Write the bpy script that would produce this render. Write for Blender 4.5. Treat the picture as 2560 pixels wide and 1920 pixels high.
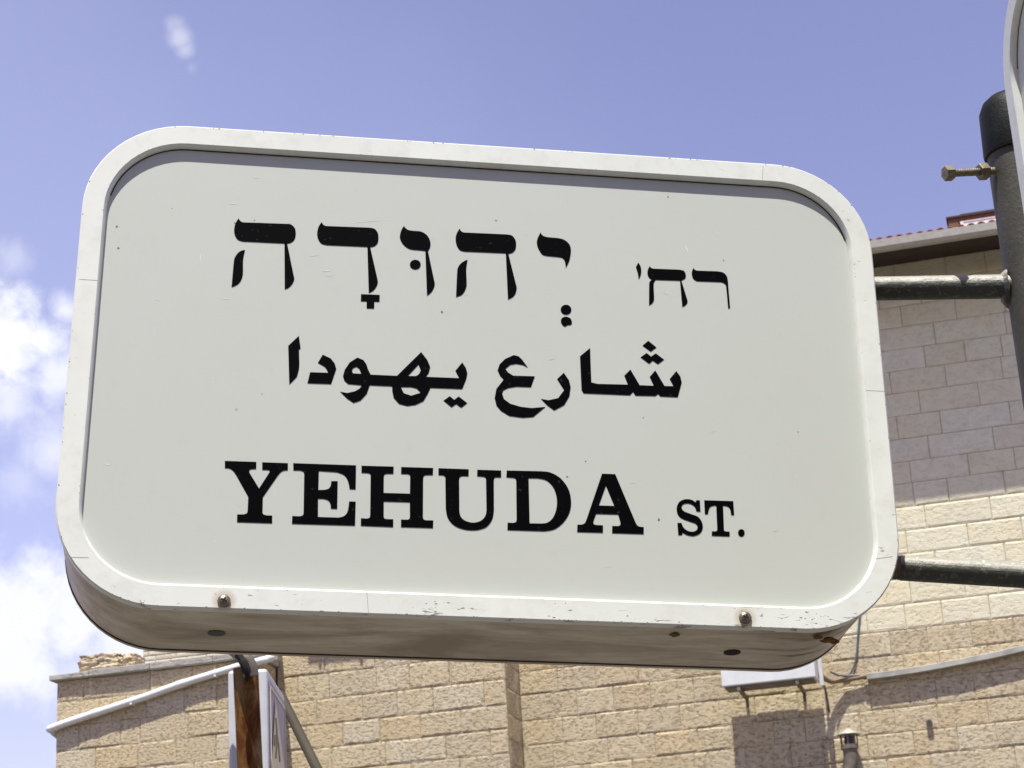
import bpy, bmesh, math, random
from mathutils import Vector, Matrix
import mathutils
R = random.Random(7)
for o in list(bpy.data.objects): bpy.data.objects.remove(o)
S = bpy.context.scene; C = S.collection

# ------------------------------------------------------------------ camera, sky, sun, exposure
F = 5200.0; CZ = 1.6                       # focal length in pixels of the 2560 wide photograph
cr = Vector((0.96332, 0.26257, -0.05553)); cu = Vector((0.13944, -0.31289, 0.9395)); cf = cr.cross(cu) * -1
cf = Vector((-0.22931, 0.91278, 0.33802)).normalized(); cr = cf.cross(cu).normalized(); cu = cr.cross(cf).normalized()
CAM = Vector((0, 0, CZ))
cd = bpy.data.cameras.new('camera'); cam = bpy.data.objects.new('camera', cd); C.objects.link(cam)
m = Matrix((cr, cu, -cf)).transposed().to_4x4(); m.translation = CAM; cam.matrix_world = m
cd.sensor_width = 36; cd.lens = 36 * F / 2560; cd.clip_start = .05; cd.clip_end = 5000
cd.dof.use_dof = True; cd.dof.focus_distance = 2.0; cd.dof.aperture_fstop = 48
S.camera = cam
def ray(px, py): return (cf + cr * ((px - 1280) / F) - cu * ((py - 960) / F))
def at_y(px, py, Y): d = ray(px, py); return CAM + d * (Y / d.y)
def at_d(px, py, depth): return CAM + ray(px, py) * depth
def hit(px, py, P, n): d = ray(px, py); return CAM + d * ((P - CAM).dot(n) / d.dot(n))
def x_for(px, Y, z):                       # world x on the wall plane Y, height z, that is seen in column px
    k = (px - 1280) / F; a = cr - cf * k
    return -(a.y * Y + a.z * (z - CZ)) / a.x

SUN_EL = 71.5; SUN_AZ = 3.0                # azimuth off the wall's normal, degrees towards +x
e, a = math.radians(SUN_EL), math.radians(SUN_AZ)
sun_dir = Vector((math.sin(a) * math.cos(e), -math.cos(a) * math.cos(e), math.sin(e)))
sd = bpy.data.lights.new('sun', 'SUN'); sd.energy = 5.0; sd.angle = math.radians(.53); sd.color = (1, .985, .90)
sun = bpy.data.objects.new('sun', sd); C.objects.link(sun)
sun.rotation_euler = sun_dir.to_track_quat('Z', 'Y').to_euler(); sun.location = (0, -2, 8)

W = bpy.data.worlds.new('World'); S.world = W; W.use_nodes = True
nt = W.node_tree; nt.nodes.clear(); N = nt.nodes.new; L = nt.links.new
def mth(nt, op, a, b=None, c=None, clamp=False):
    n = nt.nodes.new('ShaderNodeMath'); n.operation = op; n.use_clamp = clamp
    for i, v in enumerate((a, b, c)):
        if v is None: continue
        if isinstance(v, (int, float)): n.inputs[i].default_value = v
        else: nt.links.new(v, n.inputs[i])
    return n.outputs[0]
def mixc(nt, fac, a, b, mode='MIX'):
    n = nt.nodes.new('ShaderNodeMix'); n.data_type = 'RGBA'; n.blend_type = mode
    for s, v in ((n.inputs[0], fac), (n.inputs[6], a), (n.inputs[7], b)):
        if isinstance(v, (int, float)): s.default_value = v
        elif isinstance(v, (tuple, list)): s.default_value = (*v[:3], 1)
        else: nt.links.new(v, s)
    return n.outputs[2]
def ramp(nt, fac, stops, interp='LINEAR'):
    n = nt.nodes.new('ShaderNodeValToRGB'); n.color_ramp.interpolation = interp; el = n.color_ramp.elements
    while len(el) < len(stops): el.new(.5)
    for q, (p, c) in zip(el, stops):
        q.position = p; q.color = (*c, 1) if isinstance(c, (tuple, list)) else (c, c, c, 1)
    nt.links.new(fac, n.inputs[0]); return n.outputs[0]
def noise(nt, vec, scale, detail=3, rough=.55, dist=0):
    n = nt.nodes.new('ShaderNodeTexNoise'); n.inputs['Scale'].default_value = scale
    n.inputs['Detail'].default_value = detail; n.inputs['Roughness'].default_value = rough; n.inputs['Distortion'].default_value = dist
    if vec is not None: nt.links.new(vec, n.inputs['Vector'])
    return n.outputs['Fac']
sky = N('ShaderNodeTexSky'); sky.sky_type = 'NISHITA'; sky.sun_disc = False
sky.sun_elevation = e; sky.sun_rotation = math.pi - a; sky.altitude = 800; sky.dust_density = 0.6; sky.air_density = 1.0
SKY_TINT = (1.42, 1.0, 1.07)
tc = N('ShaderNodeTexCoord').outputs['Generated']
skyc = mixc(nt, 1.0, sky.outputs[0], SKY_TINT, 'MULTIPLY')
def vdist(c):
    n = N('ShaderNodeVectorMath'); n.operation = 'DISTANCE'; L(tc, n.inputs[0]); n.inputs[1].default_value = c
    return n.outputs['Value']
nz = mth(nt, 'ADD', mth(nt, 'MULTIPLY', noise(nt, tc, 26, 2, .5, .2), .55), mth(nt, 'MULTIPLY', noise(nt, tc, 75, 8, .62, .4), .45)); nzb = noise(nt, tc, 11, 3, .5)
fac = None
# clouds: direction (as seen from the street), inner and outer angular radius, strength
clouds = [((20, 855), .010, .034, 1.0), ((110, 850), .004, .020, .95), ((160, 775), .0, .013, .8), ((-130, 880), .02, .05, .95), ((130, 930), .002, .022, .8), ((20, 1000), .0, .024, .7), ((130, 1130), .0, .024, .62), ((60, 1210), .0, .02, .3),
          ((60, 1530), .010, .034, .88), ((190, 1560), .010, .036, .85), ((50, 1650), .006, .036, .85), ((300, 1600), .010, .034, .8), ((-150, 1600), .02, .06, .85), ((200, 1690), .0, .03, .6),
          ((450, 98), .0, .008, .42), ((462, 128), .0, .008, .36), ((478, 168), .0, .006, .22), ((438, 66), .0, .006, .24), ((30, 645), .0, .014, .32),
          ((-900, 300), .02, .10, .8), ((-1700, 1200), .03, .16, .9), ((4200, 500), .02, .12, .6), ((900, -2600), .02, .10, .5)]
for (px, py), r0, r1, s in clouds:
    d = mth(nt, 'ADD', vdist(ray(px, py).normalized()), mth(nt, 'MULTIPLY', mth(nt, 'SUBTRACT', nz, .5), r1 * 2.4))
    mr = N('ShaderNodeMapRange'); mr.interpolation_type = 'SMOOTHSTEP'; L(d, mr.inputs[0])
    mr.inputs[1].default_value = r0; mr.inputs[2].default_value = r1; mr.inputs[3].default_value = s; mr.inputs[4].default_value = 0
    fac = mr.outputs[0] if fac is None else mth(nt, 'MAXIMUM', fac, mr.outputs[0])
# thin veil of haze, thicker towards the west (left of the picture) and the horizon
wd = vdist(ray(-900, 1600).normalized())
mr = N('ShaderNodeMapRange'); mr.interpolation_type = 'SMOOTHSTEP'; L(mth(nt, 'ADD', wd, mth(nt, 'MULTIPLY', mth(nt, 'SUBTRACT', nzb, .5), .10)), mr.inputs[0])
mr.inputs[1].default_value = .18; mr.inputs[2].default_value = .58; mr.inputs[3].default_value = .20; mr.inputs[4].default_value = .0
skyc = mixc(nt, mr.outputs[0], skyc, (5.2, 5.7, 8.2))
skyc = mixc(nt, fac, skyc, (5.9, 5.95, 6.4))
bg = N('ShaderNodeBackground'); L(skyc, bg.inputs[0]); bg.inputs[1].default_value = .12
wo = N('ShaderNodeOutputWorld'); L(bg.outputs[0], wo.inputs[0])
S.view_settings.view_transform = 'Standard'; S.view_settings.look = 'None'; S.view_settings.gamma = 1
S.view_settings.use_curve_mapping = False; S.view_settings.exposure = .56

# ------------------------------------------------------------------ helpers
class MB:
    def __init__(s): s.v = []; s.f = []
    def add(s, vs, fs):
        b = len(s.v); s.v += [Vector(q) for q in vs]; s.f += [tuple(i + b for i in q) for q in fs]; return s
    def box(s, lo, hi, M=None):
        x0, y0, z0 = lo; x1, y1, z1 = hi
        vs = [Vector(q) for q in ((x0,y0,z0),(x1,y0,z0),(x1,y1,z0),(x0,y1,z0),(x0,y0,z1),(x1,y0,z1),(x1,y1,z1),(x0,y1,z1))]
        if M is not None: vs = [M @ q for q in vs]
        return s.add(vs, [(0,3,2,1),(4,5,6,7),(0,1,5,4),(1,2,6,5),(2,3,7,6),(3,0,4,7)])
    def tube(s, path, r, n=16, caps=True):
        path = [Vector(p) for p in path]; rs = r if isinstance(r, (list, tuple)) else [r] * len(path)
        t0 = (path[1] - path[0]).normalized(); up = Vector((0, 0, 1)) if abs(t0.z) < .9 else Vector((1, 0, 0))
        a = t0.cross(up).normalized(); vs = []; fs = []
        for i, p in enumerate(path):
            t = (path[min(i + 1, len(path) - 1)] - path[max(i - 1, 0)]).normalized()
            a = (a - t * a.dot(t)).normalized(); b = t.cross(a)
            for k in range(n):
                q = 2 * math.pi * k / n; vs.append(p + (a * math.cos(q) + b * math.sin(q)) * rs[i])
        for i in range(len(path) - 1):
            for k in range(n):
                k2 = (k + 1) % n; fs.append((i*n + k, i*n + k2, (i+1)*n + k2, (i+1)*n + k))
        if caps: fs += [tuple(reversed(range(n))), tuple((len(path)-1)*n + k for k in range(n))]
        return s.add(vs, fs)
    def build(s, name, mat, parent=None, smooth=False, bevel=0):
        me = bpy.data.meshes.new(name); me.from_pydata(s.v, [], s.f); me.update()
        bm = bmesh.new(); bm.from_mesh(me); bmesh.ops.recalc_face_normals(bm, faces=bm.faces); bm.to_mesh(me); bm.free()
        return link(name, me, mat, parent, smooth, bevel)
def link(name, me, mat, parent=None, smooth=False, bevel=0):
    o = bpy.data.objects.new(name, me); C.objects.link(o)
    if mat is not None and not me.materials: me.materials.append(mat)
    if parent is not None: o.parent = parent
    if smooth:
        for p in me.polygons: p.use_smooth = True
        try: me.set_sharp_from_angle(angle=math.radians(38))
        except Exception: pass
    if bevel:
        b = o.modifiers.new('bevel', 'BEVEL'); b.width = bevel; b.segments = 2; b.limit_method = 'ANGLE'
    return o
def tag(o, label=None, cat=None, group=None, kind=None):
    for k, v in (('label', label), ('category', cat), ('group', group), ('kind', kind)):
        if v: o[k] = v
    return o
def empty(name, loc=(0, 0, 0), M=None):
    o = bpy.data.objects.new(name, None); C.objects.link(o); o.empty_display_size = .1
    if M is not None: o.matrix_world = M
    else: o.location = loc
    return o
def smooth_path(pts, n=8):
    pts = [Vector(p) for p in pts]; P = [pts[0]] + pts + [pts[-1]]; out = []
    for i in range(1, len(P) - 2):
        for k in range(n): out.append(cr4(P[i-1], P[i], P[i+1], P[i+2], k / n))
    out.append(pts[-1]); return out
def cr4(a, b, c, d, t):
    return .5 * ((2*b) + (c - a)*t + (2*a - 5*b + 4*c - d)*t*t + (3*b - a - 3*c + d)*t*t*t)

# ------------------------------------------------------------------ materials
def new_mat(name):
    m = bpy.data.materials.new(name); m.use_nodes = True; nt = m.node_tree
    return m, nt, nt.nodes['Principled BSDF']
def bump(nt, b, h, strength, dist=.01):
    n = nt.nodes.new('ShaderNodeBump'); n.inputs['Strength'].default_value = strength; n.inputs['Distance'].default_value = dist
    nt.links.new(h, n.inputs['Height']); nt.links.new(n.outputs[0], b.inputs['Normal'])
def coord(nt, kind='Object'): return nt.nodes.new('ShaderNodeTexCoord').outputs[kind]
def pos(nt): return nt.nodes.new('ShaderNodeNewGeometry').outputs['Position']
def simple(name, col, rough=.5, metal=0, var=.12, scale=20, bs=.0, spec=.5, col2=None):
    m, nt, b = new_mat(name); p = pos(nt); f = noise(nt, p, scale, 4)
    c2 = col2 or tuple(c * (1 - var * 2) for c in col)
    nt.links.new(mixc(nt, ramp(nt, f, [(.35, 0), (.7, 1)]), col, c2), b.inputs['Base Color'])
    b.inputs['Roughness'].default_value = rough; b.inputs['Metallic'].default_value = metal
    b.inputs['Specular IOR Level'].default_value = spec
    if bs: bump(nt, b, noise(nt, p, scale * 4, 4), bs)
    return m
def stone_mat(name, cols, pit, bs, grain=26, dist=.02):
    m, nt, b = new_mat(name); p = pos(nt)
    rnd = nt.nodes.new('ShaderNodeObjectInfo').outputs['Random']
    at = nt.nodes.new('ShaderNodeAttribute'); at.attribute_name = 'tint'
    r = mth(nt, 'FRACT', mth(nt, 'ADD', rnd, at.outputs['Fac']))
    base = ramp(nt, r, [(i / (len(cols) - 1), c) for i, c in enumerate(cols)])
    big = noise(nt, p, 3.2, 4); mid = noise(nt, p, 12, 4, .6); fine = noise(nt, p, grain * 2.2, 5, .7)
    base = mixc(nt, mth(nt, 'MULTIPLY', ramp(nt, big, [(.4, 0), (.7, 1)]), .3), base, tuple(x * y for x, y in zip(cols[1], (.98, .86, .68))))
    base = mixc(nt, mth(nt, 'MULTIPLY', ramp(nt, mid, [(.45, 0), (.72, 1)]), .28), base, tuple(x * .72 for x in cols[0]))
    sh = nt.nodes.new('ShaderNodeTexNoise'); sh.inputs['Scale'].default_value = grain; sh.inputs['Detail'].default_value = 4; sh.inputs['Roughness'].default_value = .7
    sc = nt.nodes.new('ShaderNodeMapping'); sc.inputs['Scale'].default_value = (.8, 1, 1.25); nt.links.new(p, sc.inputs[0]); nt.links.new(sc.outputs[0], sh.inputs['Vector'])
    pits = ramp(nt, sh.outputs['Fac'], [(.36, 0), (.43, .7), (.56, 1)])
    base = mixc(nt, mth(nt, 'MULTIPLY', mth(nt, 'SUBTRACT', 1, pits), pit), base, tuple(x * y for x, y in zip(cols[0], (.42, .34, .27))))
    base = mixc(nt, mth(nt, 'MULTIPLY', ramp(nt, fine, [(.3, 1), (.55, 0)]), .25), base, tuple(x * .6 for x in cols[0]))
    nt.links.new(base, b.inputs['Base Color']); b.inputs['Roughness'].default_value = .92; b.inputs['Specular IOR Level'].default_value = .15
    bump(nt, b, mth(nt, 'ADD', pits, mth(nt, 'MULTIPLY', fine, .35)), bs, dist)
    return m
M = {}
M['rough'] = stone_mat('rock faced stone', [(.565, .465, .30), (.63, .535, .365), (.59, .485, .32), (.645, .57, .415), (.56, .475, .335), (.615, .52, .35), (.61, .49, .305)], .50, .8, 31, .018)
M['cream'] = stone_mat('cream ashlar stone', [(.72, .66, .465), (.76, .705, .515), (.71, .655, .475), (.77, .73, .57), (.74, .675, .475)], .14, .45, 22, .014)
M['grey_stone'] = stone_mat('weathered coping stone', [(.36, .35, .32), (.42, .40, .36), (.38, .36, .33), (.33, .32, .29)], .3, .5, 14, .02)
M['rubble'] = stone_mat('rubble stone', [(.62, .50, .33), (.66, .56, .40), (.56, .44, .28), (.68, .60, .46)], .5, .9, 12, .04)
M['mortar'] = simple('mortar', (.36, .29, .20), .95, bs=.3, spec=.1)
M['blocker_wall'] = simple('sky light blocker stone', (.30, .25, .18), .9, var=.1, scale=2)
M['far_stone'] = stone_mat('far stone', [(.66, .60, .46), (.70, .64, .50), (.62, .55, .42)], .1, .3)
M['white_pipe'] = simple('white drain pipe plastic', (.78, .78, .74), .35, var=.06)
M['grey_pipe'] = simple('grey white conduit plastic', (.44, .42, .365), .6, var=.2, scale=6)
M['gutter'] = simple('cream gutter enamel', (.50, .47, .40), .45, var=.08)
M['wood'] = simple('dark stained timber', (.040, .020, .012), .7, var=.25, scale=9)
M['dormer_wood'] = simple('brown dormer timber', (.16, .07, .035), .65, var=.2)
M['tile'] = simple('terracotta roof tile', (.40, .13, .075), .85, var=.25, scale=14)
M['window'] = simple('white window frame', (.72, .72, .70), .4, var=.05)
M['glass'] = simple('window glass', (.82, .84, .85), .5, var=.04, scale=2, spec=.3)
M['ac'] = simple('white metal casing', (.72, .73, .70), .45, var=.07, scale=5)
M['ac_dark'] = simple('dark metal', (.05, .05, .05), .6)
M['galv'] = simple('galvanised sheet', (.22, .185, .145), .65, .2, var=.25, scale=9)
M['galv_pale'] = simple('pale zinc cap', (.46, .43, .37), .6, .2, var=.2, scale=12)
M['hose'] = simple('brown rubber hose', (.30, .22, .12), .7, var=.2)
M['cable'] = simple('grey blue cable', (.11, .13, .15), .5)
M['brass'] = simple('zinc plated steel', (.26, .22, .145), .5, .5, var=.3, scale=160)
M['black_cap'] = simple('black plastic cap', (.008, .0095, .007), .55, var=.3, scale=90, bs=.12, spec=.2)
M['black_ink'] = None

def letter_mat():
    m, nt, b = new_mat('black vinyl lettering'); p = coord(nt)
    sp = ramp(nt, noise(nt, p, 260, 2, .5), [(.68, 0), (.76, 1)])
    nt.links.new(mixc(nt, mth(nt, 'MULTIPLY', sp, .12), (.0012, .0012, .0016), (.16, .15, .15)), b.inputs['Base Color'])
    b.inputs['Roughness'].default_value = .45; b.inputs['Specular IOR Level'].default_value = .03
    return m
M['letter'] = letter_mat()

def panel_mat():
    m, nt, b = new_mat('milky acrylic panel'); p = coord(nt)
    big = noise(nt, p, 5, 4, .6); fine = noise(nt, p, 300, 2, .5); dust = noise(nt, p, 60, 5, .75)
    c = mixc(nt, mth(nt, 'MULTIPLY', ramp(nt, big, [(.42, 0), (.72, 1)]), .22), (.495, .512, .468), (.455, .46, .405))
    c = mixc(nt, mth(nt, 'MULTIPLY', ramp(nt, dust, [(.56, 0), (.74, 1)]), .10), c, (.40, .37, .29))
    c = mixc(nt, mth(nt, 'MULTIPLY', ramp(nt, fine, [(.73, 0), (.79, 1)]), .20), c, (.75, .75, .72))
    sp = nt.nodes.new('ShaderNodeTexVoronoi'); sp.inputs['Scale'].default_value = 13; nt.links.new(p, sp.inputs['Vector'])
    c = mixc(nt, mth(nt, 'MULTIPLY', ramp(nt, sp.outputs['Distance'], [(.0, 1), (.012, 1), (.03, 0)]), .55), c, (.30, .24, .16))
    nt.links.new(c, b.inputs['Base Color']); b.inputs['Roughness'].default_value = .5; b.inputs['Specular IOR Level'].default_value = .3
    return m
M['panel'] = panel_mat()

SCREWS = []
def frame_mat(name, screws=(), streak=False):
    m, nt, b = new_mat(name); p = coord(nt)
    big = noise(nt, p, 7, 4, .6); med = noise(nt, p, 38, 5, .7); chips = noise(nt, p, 95, 4, .65, 1.2)
    c = mixc(nt, mth(nt, 'MULTIPLY', ramp(nt, big, [(.35, 0), (.7, 1)]), .4), (.715, .727, .675), (.57, .575, .525))
    c = mixc(nt, mth(nt, 'MULTIPLY', ramp(nt, med, [(.5, 0), (.72, 1)]), .34), c, (.50, .48, .41))
    sepn = nt.nodes.new('ShaderNodeSeparateXYZ'); nt.links.new(p, sepn.inputs[0])
    # paint worn through: mostly along the bottom rail and its outer edge
    low = nt.nodes.new('ShaderNodeMapRange'); nt.links.new(sepn.outputs['Z'], low.inputs[0])
    low.inputs[1].default_value = -.450; low.inputs[2].default_value = -.476; low.inputs[3].default_value = 0; low.inputs[4].default_value = .075
    rt = nt.nodes.new('ShaderNodeMapRange'); nt.links.new(sepn.outputs['X'], rt.inputs[0])
    rt.inputs[1].default_value = .25; rt.inputs[2].default_value = .65; rt.inputs[3].default_value = .0; rt.inputs[4].default_value = .035
    st = nt.nodes.new('ShaderNodeMapping'); st.inputs['Scale'].default_value = (.55, 1, 1.5); st.inputs['Rotation'].default_value = (0, .5, 0); nt.links.new(p, st.inputs[0])
    ch = noise(nt, st.outputs[0], 70, 5, .7, .8)
    chv = mth(nt, 'ADD', ch, mth(nt, 'ADD', low.outputs[0], rt.outputs[0]))
    chf = ramp(nt, chv, [(.685, 0), (.715, 1)])
    c = mixc(nt, mth(nt, 'MULTIPLY', chf, .8), c, (.17, .15, .16))
    for (x, z) in screws:                      # rust bled into the paint around the screws
        vd = nt.nodes.new('ShaderNodeVectorMath'); vd.operation = 'DISTANCE'; nt.links.new(p, vd.inputs[0]); vd.inputs[1].default_value = (x, 0, z)
        rr = mth(nt, 'ADD', vd.outputs['Value'], mth(nt, 'MULTIPLY', mth(nt, 'SUBTRACT', med, .5), .005))
        c = mixc(nt, mth(nt, 'MULTIPLY', ramp(nt, rr, [(.0062, 1), (.0098, 0)]), .6), c, (.36, .22, .09))
    nt.links.new(c, b.inputs['Base Color']); b.inputs['Roughness'].default_value = .42; b.inputs['Specular IOR Level'].default_value = .35
    bump(nt, b, mth(nt, 'SUBTRACT', mth(nt, 'MULTIPLY', med, .25), chf), .25, .002)
    return m
def body_mat(name):
    m, nt, b = new_mat(name); p = coord(nt)
    st = nt.nodes.new('ShaderNodeMapping'); st.inputs['Scale'].default_value = (1, 3.2, 3.2); nt.links.new(p, st.inputs[0])
    big = noise(nt, st.outputs[0], 5.5, 5, .65, .6); fine = noise(nt, st.outputs[0], 30, 4, .7)
    c = mixc(nt, ramp(nt, big, [(.40, 0), (.66, .85)]), (.63, .56, .46), (.27, .22, .155))
    c = mixc(nt, mth(nt, 'MULTIPLY', ramp(nt, fine, [(.48, 0), (.70, 1)]), .45), c, (.29, .23, .16))
    # rust runs in the lower corner beside the post
    vd = nt.nodes.new('ShaderNodeVectorMath'); vd.operation = 'DISTANCE'; nt.links.new(p, vd.inputs[0]); vd.inputs[1].default_value = (.70, .06, -.475)
    near = ramp(nt, vd.outputs['Value'], [(.02, 1), (.14, 0)])
    st2 = nt.nodes.new('ShaderNodeMapping'); st2.inputs['Scale'].default_value = (.5, 4, 2); st2.inputs['Rotation'].default_value = (.2, 0, .25); nt.links.new(p, st2.inputs[0])
    rn = ramp(nt, noise(nt, st2.outputs[0], 14, 4, .6, 1.0), [(.50, 0), (.62, 1)])
    c = mixc(nt, mth(nt, 'MULTIPLY', mth(nt, 'MULTIPLY', near, rn), .9), c, (.17, .075, .025))
    nt.links.new(c, b.inputs['Base Color']); b.inputs['Roughness'].default_value = .5; b.inputs['Specular IOR Level'].default_value = .3
    return m
def rust_mat():
    m, nt, b = new_mat('rusted steel post'); p = pos(nt)
    st = nt.nodes.new('ShaderNodeMapping'); st.inputs['Scale'].default_value = (1, 1, .32); nt.links.new(p, st.inputs[0])
    f = noise(nt, st.outputs[0], 26, 5, .65, .4); g = noise(nt, p, 90, 4, .7)
    c = ramp(nt, f, [(.33, (.045, .015, .005)), (.44, (.105, .036, .010)), (.52, (.15, .075, .024)), (.60, (.19, .14, .065))])
    c = mixc(nt, mth(nt, 'MULTIPLY', ramp(nt, g, [(.5, 0), (.7, 1)]), .4), c, (.08, .025, .01))
    nt.links.new(c, b.inputs['Base Color']); b.inputs['Roughness'].default_value = .9; b.inputs['Specular IOR Level'].default_value = .1; bump(nt, b, g, .3, .003)
    return m
M['rust'] = rust_mat()
def paint_mat(name, c1, c2, chip, amt, scale=45, rough=.45, bs=.5):
    m, nt, b = new_mat(name); p = pos(nt)
    n1 = noise(nt, p, scale * .4, 4, .6); n2 = noise(nt, p, scale * 1.6, 5, .7, .6)
    c = mixc(nt, ramp(nt, n1, [(.35, 0), (.7, 1)]), c1, c2)
    ch = ramp(nt, n2, [(.60, 0), (.64, 1)])
    c = mixc(nt, mth(nt, 'MULTIPLY', ch, amt), c, chip)
    nt.links.new(c, b.inputs['Base Color']); b.inputs['Roughness'].default_value = rough
    bump(nt, b, mth(nt, 'ADD', noise(nt, p, scale * 3, 5, .7), mth(nt, 'MULTIPLY', ch, -.8)), bs, .002)
    return m
M['pole'] = paint_mat('dark grey green post paint', (.062, .057, .043), (.044, .041, .031), (.10, .085, .06), .5, 90, .62, .35)
def arm_mat():
    m, nt, b = new_mat('dark green arm paint, coloured paler on top as if sunlit'); p = pos(nt)
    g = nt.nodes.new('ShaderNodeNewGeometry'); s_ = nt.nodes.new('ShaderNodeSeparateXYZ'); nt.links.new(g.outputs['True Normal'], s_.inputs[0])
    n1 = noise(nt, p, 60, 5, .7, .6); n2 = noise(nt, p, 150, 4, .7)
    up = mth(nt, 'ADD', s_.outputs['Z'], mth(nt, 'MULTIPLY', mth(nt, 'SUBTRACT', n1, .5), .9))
    c = mixc(nt, ramp(nt, up, [(.0, 0), (.45, 1)]), (.040, .042, .032), (.30, .285, .235))  # upward faces coloured paler as if sunlit, underside dark as if shaded
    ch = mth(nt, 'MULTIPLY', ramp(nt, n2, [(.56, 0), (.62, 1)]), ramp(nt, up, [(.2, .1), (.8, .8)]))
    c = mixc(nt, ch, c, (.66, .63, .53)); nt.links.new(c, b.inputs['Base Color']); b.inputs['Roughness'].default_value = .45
    bump(nt, b, mth(nt, 'SUBTRACT', noise(nt, p, 220, 4, .7), ch), .5, .002); return m
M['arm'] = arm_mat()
M['thread'] = simple('rusty pipe thread', (.26, .19, .13), .55, .35, var=.3, scale=120)
M['strut'] = simple('olive brown steel tube', (.045, .033, .015), .8, var=.15, scale=12)
M['box_white'] = simple('white sign casing', (.62, .63, .65), .4, var=.05)
M['box_face'] = simple('pale lilac sign face', (.38, .35, .40), .5, var=.05, scale=8)
M['tri'] = simple('cream triangle', (.80, .70, .48), .5, var=.05)
M['ink'] = simple('brown sign ink', (.42, .35, .22), .6)
M['asphalt'] = simple('asphalt', (.055, .053, .05), .9, var=.1, scale=6)
M['paving'] = simple('grey paving', (.10, .09, .075), .85, var=.12, scale=3)
M['steel'] = simple('weathered screw steel', (.30, .25, .20), .40, .8, var=.3, scale=300)
M['seam_and_lip_shade'] = simple('dark casing seam and painted lip shade', (.05, .035, .025), .9)  # real rear seam, and the shade strip painted under the top lip
M['scratch'] = simple('bright scratch in acrylic', (.72, .73, .70), .5)
M['chip'] = simple('bare grey metal where paint has chipped', (.20, .18, .175), .7, var=.3, scale=200)
M['speck'] = simple('brown fly speck', (.20, .15, .08), .8)
M['seam'] = simple('dirt in a frame joint', (.36, .33, .28), .9)
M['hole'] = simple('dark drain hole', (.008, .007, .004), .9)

# ------------------------------------------------------------------ ground
g = MB(); g.add([(-600,-600,0),(600,-600,0),(600,900,0),(-600,900,0)], [(0,1,2,3)])
tag(g.build('ground', M['asphalt']), kind='structure')
g = MB(); g.box((-40, -6, .002), (40, 21.5, .12))
tag(g.build('pavement', M['paving'], bevel=.01), kind='structure')

# ------------------------------------------------------------------ stone buildings
Y2 = 22.792; Y1 = Y2 - .62; Y0 = Y1 - .56
def stone_mesh(w, h, rough, rnd, gap=.0028):
    """one block: front grid proud and uneven, sides running back into the wall; local x along, y into wall, z up"""
    back = .05; e_ = min(.022, h*.18, w*.18); W_ = w - 2*gap; H_ = h - 2*gap; vs = []; fs = []
    xs_ = [0, e_] + [e_ + (W_ - 2*e_)*k/(3 if w > .5 else 2) for k in range(1, 3 if w > .5 else 2)] + [W_ - e_, W_]; zs_ = [0, e_, H_ - e_, H_]
    nx = len(xs_) - 1; nzz = 3; pr = rnd.uniform(-.001, .0055) if rough else rnd.uniform(.001, .004); jt = .003 if rough else .001
    for j, zz_ in enumerate(zs_):
        for i, xx_ in enumerate(xs_):
            ed = i in (0, nx) or j in (0, nzz); x = gap + xx_; z = gap + zz_
            if ed:
                y = .0035; wob = .0035 if rough else .0015
                if i in (0, nx): x += rnd.uniform(-wob, wob)*.6
                if j in (0, nzz): z += rnd.uniform(-wob, wob)
            else: y = -pr + rnd.uniform(-jt, jt); x += rnd.uniform(-.008, .008); z += rnd.uniform(-.006, .006)
            vs.append((x, y, z))
    for j in range(nzz):
        for i in range(nx):
            q = j*(nx+1) + i; fs.append((q, q+1, q+nx+2, q+nx+1))
    rim = [i for i in range(nx+1)] + [j*(nx+1)+nx for j in range(1, nzz+1)] + [nzz*(nx+1)+i for i in range(nx-1, -1, -1)] + [j*(nx+1) for j in range(nzz-1, 0, -1)]
    b = len(vs)
    for q in rim: vs.append((vs[q][0], back, vs[q][2]))
    for k in range(len(rim)):
        k2 = (k+1) % len(rim); fs.append((rim[k2], rim[k], b+k, b+k2))
    return vs, fs
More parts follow.
